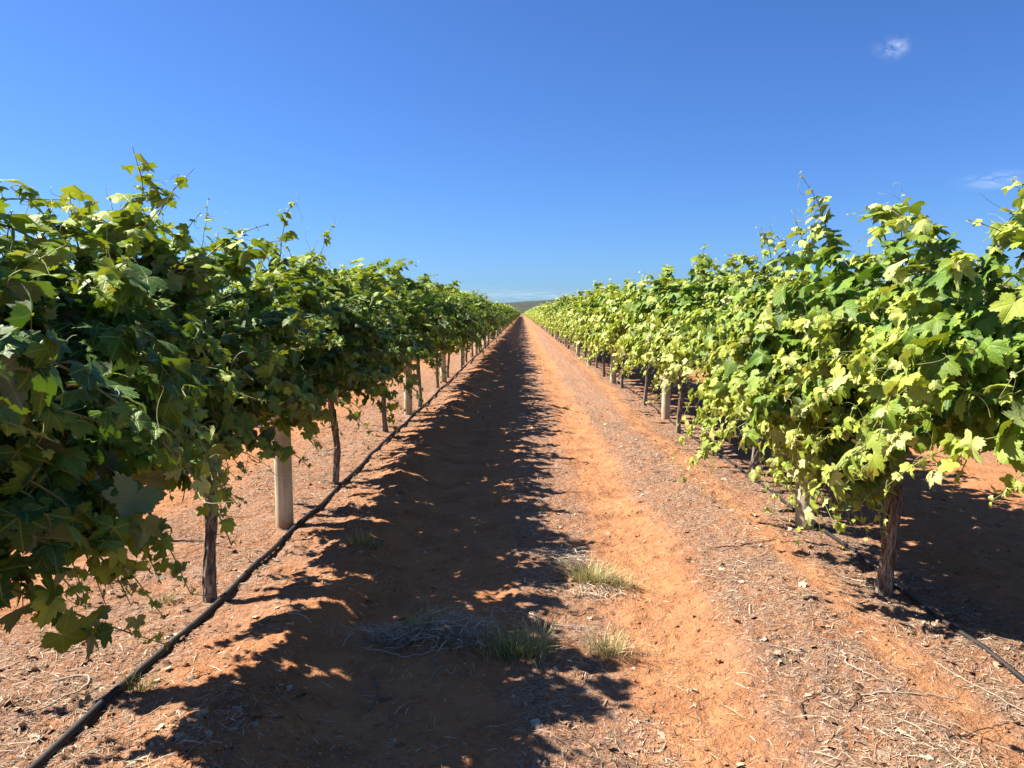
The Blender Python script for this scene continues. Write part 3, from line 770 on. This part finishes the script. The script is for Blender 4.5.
def clods():
    r = np.random.default_rng(79); n = 9000
    y = 1.9 + 12 * r.uniform(0, 1, n) ** 1.8; x = r.uniform(-1, 1, n) * np.minimum(4.0, 1.4 + y * .7)
    s = .003 + .014 * r.uniform(0, 1, n) ** 4 * np.where(np.abs(x + 1.2) < .5, 1.5, 1)
    base = np.array([(0, 0, 1), (1, 0, 0), (0, 1, 0), (-1, 0, 0), (0, -1, 0), (.62, .62, .45), (-.62, .62, .45), (-.62, -.62, .45), (.62, -.62, .45)], float)
    T = np.array([(0, 5, 6), (0, 6, 7), (0, 7, 8), (0, 8, 5), (5, 1, 2), (6, 5, 2), (6, 2, 3), (7, 6, 3), (7, 3, 4), (8, 7, 4), (8, 4, 1), (5, 8, 1)])
    v = base[None] * r.uniform(.6, 1.3, (n, 9, 1)) * s[:, None, None] * np.array([1, 1, .75])
    a = r.uniform(0, 6.28, n); c, q = np.cos(a)[:, None], np.sin(a)[:, None]
    vx = v[..., 0] * c - v[..., 1] * q; vy = v[..., 0] * q + v[..., 1] * c
    V = np.stack([vx + x[:, None], vy + y[:, None], v[..., 2] + ground_h(x, y)[:, None] - .001], -1).reshape(-1, 3)
    return mesh_np('soil_clods', V, (T[None] + (np.arange(n) * 9)[:, None, None]).reshape(-1, 3))
tag(obj('soil_clods', clods(), M_GROUND), 'crumbs and clods of red earth on the path', 'soil', kind='stuff')

# twigs and prunings that can be told apart
def twig(pts, rad, tone, label, group='dry twigs lying on the soil'):
    P = path([(x, y, 0) for x, y in pts], 18); r = np.random.default_rng(int(abs(pts[0][0] * 977 + pts[0][1] * 331)))
    P[:, 2] = ground_h(P[:, 0], P[:, 1]); P[:, 2] = np.maximum(P[:, 2], P[:, 2].mean()) + rad * .8 + .004 * np.abs(np.sin(np.linspace(0, 7, 18)))
    P[1:-1, :2] += r.normal(0, .004, (16, 2))
    tb = Tubes(); tb.add(P, np.linspace(rad, rad * .55, 18), 6, tone)
    for j in (6, 11):
        if r.uniform() < .6:
            d = (P[j] - P[j - 1]); d = d / np.linalg.norm(d); s_ = np.array([-d[1], d[0], .25]) * r.choice([-1, 1])
            tb.add(np.array([P[j], P[j] + (d * .7 + s_) * .02, P[j] + (d + s_) * .035]), [rad * .6, rad * .5, rad * .3], 5, tone)
    tag(obj('twig', tb.mesh('twig'), M_TWIG), label, 'twig', group)
twig([(-2.05, 3.05), (-1.92, 3.12), (-1.86, 3.02), (-1.90, 2.88), (-1.98, 2.80)], .006, .9, 'pale curled cane lying left of the hose under hanging leaves')
twig([(.10, 3.72), (.03, 3.85), (.16, 3.68), (.42, 3.66)], .004, 1.0, 'thin pale hooked stem on the lit soil behind the green tuft')
twig([(1.13, 2.82), (1.14, 2.92), (1.22, 3.00), (1.30, 3.03)], .0038, .1, 'short dark bent twig on orange soil near the straw patch')
twig([(1.32, 2.86), (1.40, 2.95), (1.45, 3.0)], .0038, .15, 'short straight dark twig beside the long white stalk')
twig([(1.42, 2.98), (1.62, 2.99), (1.82, 2.96)], .0034, 1.0, 'long white stalk lying across the straw near the sunlit row')
twig([(1.60, 2.66), (1.74, 2.74), (1.92, 2.80)], .0036, .2, 'long dark twig lying nearest the sunlit hose')
twig([(1.50, 3.35), (1.47, 3.22), (1.55, 3.08)], .005, .9, 'pale stalk pointing at the camera in the straw patch')
twig([(-.62, 2.86), (-.60, 3.0), (-.66, 3.16)], .004, .6, 'thin grey twig in the shade in front of the straw heap')
twig([(-.40, 3.10), (-.36, 3.22), (-.42, 3.30)], .003, .8, 'short pale twig in the shade below the straw heap')
twig([(-.75, 3.4), (-.52, 3.30), (-.35, 3.38)], .004, .9, 'pale forked stem along the front of the straw heap')
twig([(1.3, 4.85), (1.5, 4.9), (1.75, 5.0)], .0045, .3, 'brown cane on the ground before the short pale post')
twig([(1.9, 3.3), (2.0, 3.05), (2.08, 2.75)], .0038, .85, 'long pale stalk lying beside the sunlit hose')
twig([(-.98, 4.10), (-.90, 4.28), (-.86, 4.42)], .004, .95, 'pale dry stem in the shade midway between hose and heap')
twig([(-2.6, 5.0), (-2.3, 5.05), (-2.1, 4.98)], .008, .2, 'dark stick behind the first trunk of the shaded row')

# grass tufts on the path
def tuft(name, x, y, n, h, spread, tone, label, lay=.5, seed=0, cat='grass tuft', group='grass tufts on the path'):
    n = int(n * 1.8); r = np.random.default_rng(seed); m = 5; t = np.linspace(0, 1, m)
    bx = r.normal(0, spread, n); by = r.normal(0, spread * .7, n); a = np.arctan2(by, bx) + r.normal(0, .7, n)
    H = h * r.uniform(.35, 1, n); ln = np.abs(r.normal(lay, .45, n)) * H
    cx = bx[:, None] + np.cos(a)[:, None] * ln[:, None] * t ** 1.7; cy = by[:, None] + np.sin(a)[:, None] * ln[:, None] * t ** 1.7
    cz = H[:, None] * (t - .25 * lay * t ** 3) + (ground_h(x + bx, y + by) - gh(x, y))[:, None] - .004
    w = r.uniform(.0008, .0021, n)[:, None] * np.array([.8, 1, .9, .6, .12])[None]; wa = a + math.pi / 2 + r.normal(0, .5, n)
    A = np.stack([cx + np.cos(wa)[:, None] * w, cy + np.sin(wa)[:, None] * w, cz], -1); B = np.stack([cx - np.cos(wa)[:, None] * w, cy - np.sin(wa)[:, None] * w, cz], -1)
    V = np.stack([A, B], 2).reshape(-1, 3); b0 = (np.arange(n) * m * 2)[:, None] + (np.arange(m - 1) * 2)[None]
    Q = np.stack([b0, b0 + 1, b0 + 3, b0 + 2], -1).reshape(-1, 4)
    tn = np.clip(r.normal(tone, .24, n)[:, None] + .35 * (t[None] - .35), 0, 1)
    return tag(obj(name, mesh_np(name, V, None, Q, {'tone': np.repeat(tn.ravel(), 2)}), M_GRASS, None, (x, y, gh(x, y))), label, cat, group)
tuft('grass_tuft', .43, 4.36, 260, .17, .075, .68, 'yellow green grass tuft in the sun behind two others, the brightest', .5, 1)
tuft('grass_tuft', .60, 4.33, 110, .12, .05, .82, 'straw coloured dry tuft touching the brightest green tuft', .6, 2)
tuft('grass_tuft', -.02, 3.36, 240, .16, .075, .48, 'dark green tuft at the shadow edge beside the straw heap', .6, 3)
tuft('grass_tuft', .09, 3.44, 60, .17, .03, .85, 'pale dry blades in the sun at the edge of the dark tuft', .5, 9)
tuft('grass_tuft', .40, 3.40, 130, .14, .055, .78, 'small pale tuft alone on sunlit soil nearest the wheel track', .5, 4)
tuft('grass_tuft', -.48, 3.56, 90, .17, .05, .45, 'thin upright tuft rising from the shaded straw heap', .35, 5)
tuft('grass_tuft', -1.06, 4.85, 80, .13, .06, .4, 'small dark tuft in deep shade near the clods', .6, 6)
tuft('grass_tuft', -1.60, 2.95, 40, .10, .03, .30, 'tiny green weed beside the hose nearest the camera', .6, 8)
tuft('grass_tuft', -1.98, 3.98, 40, .08, .035, .35, 'tiny green weed left of the first dark trunk', .6, 10)
def heap(x, y, n, sx, sy, hh, label, seed, tone=(.35, 1)):
    def lay(r, n): return x + r.normal(0, sx, n), y + r.normal(0, sy, n)
    V, Q, tn = strips(n, .03, .17, .0014, .0032, seed, hh, lay=lay, tone=tone)
    g = gh(x, y); V = V - np.array([x, y, g])
    o = obj('straw_heap', mesh_np('straw_heap', V, None, Q, {'tone': tn}), M_STRAW, None, (x, y, g)); tag(o, label, 'straw heap', 'heaps of cut dry grass')
heap(-.32, 3.52, 1100, .11, .085, .10, 'grey heap of cut dry grass in the shade beside the dark tuft', 91)
heap(-.62, 3.52, 650, .11, .055, .06, 'low grey drift of cut grass at the outer end of the heap', 92)
heap(.30, 4.72, 520, .07, .09, .07, 'pale dry stems at the shadow edge behind the brightest tuft', 93, (.5, 1))
heap(.42, 4.16, 200, .14, .05, .035, 'bleached straw bits at the foot of the brightest tuft', 94, (.5, 1))

# ------------------------------------------------------------------ camera
cam = bpy.data.cameras.new('camera'); cam.sensor_width = 36; cam.lens = 36 * 740 / 1024; cam.clip_start = .05; cam.clip_end = 20000
co = bpy.data.objects.new('camera', cam); COL.objects.link(co)
co.location = (0, 0, 1.6)
co.rotation_euler = (R(90) - math.atan(71 / 740), 0, math.atan(10 / 740))
S.camera = co
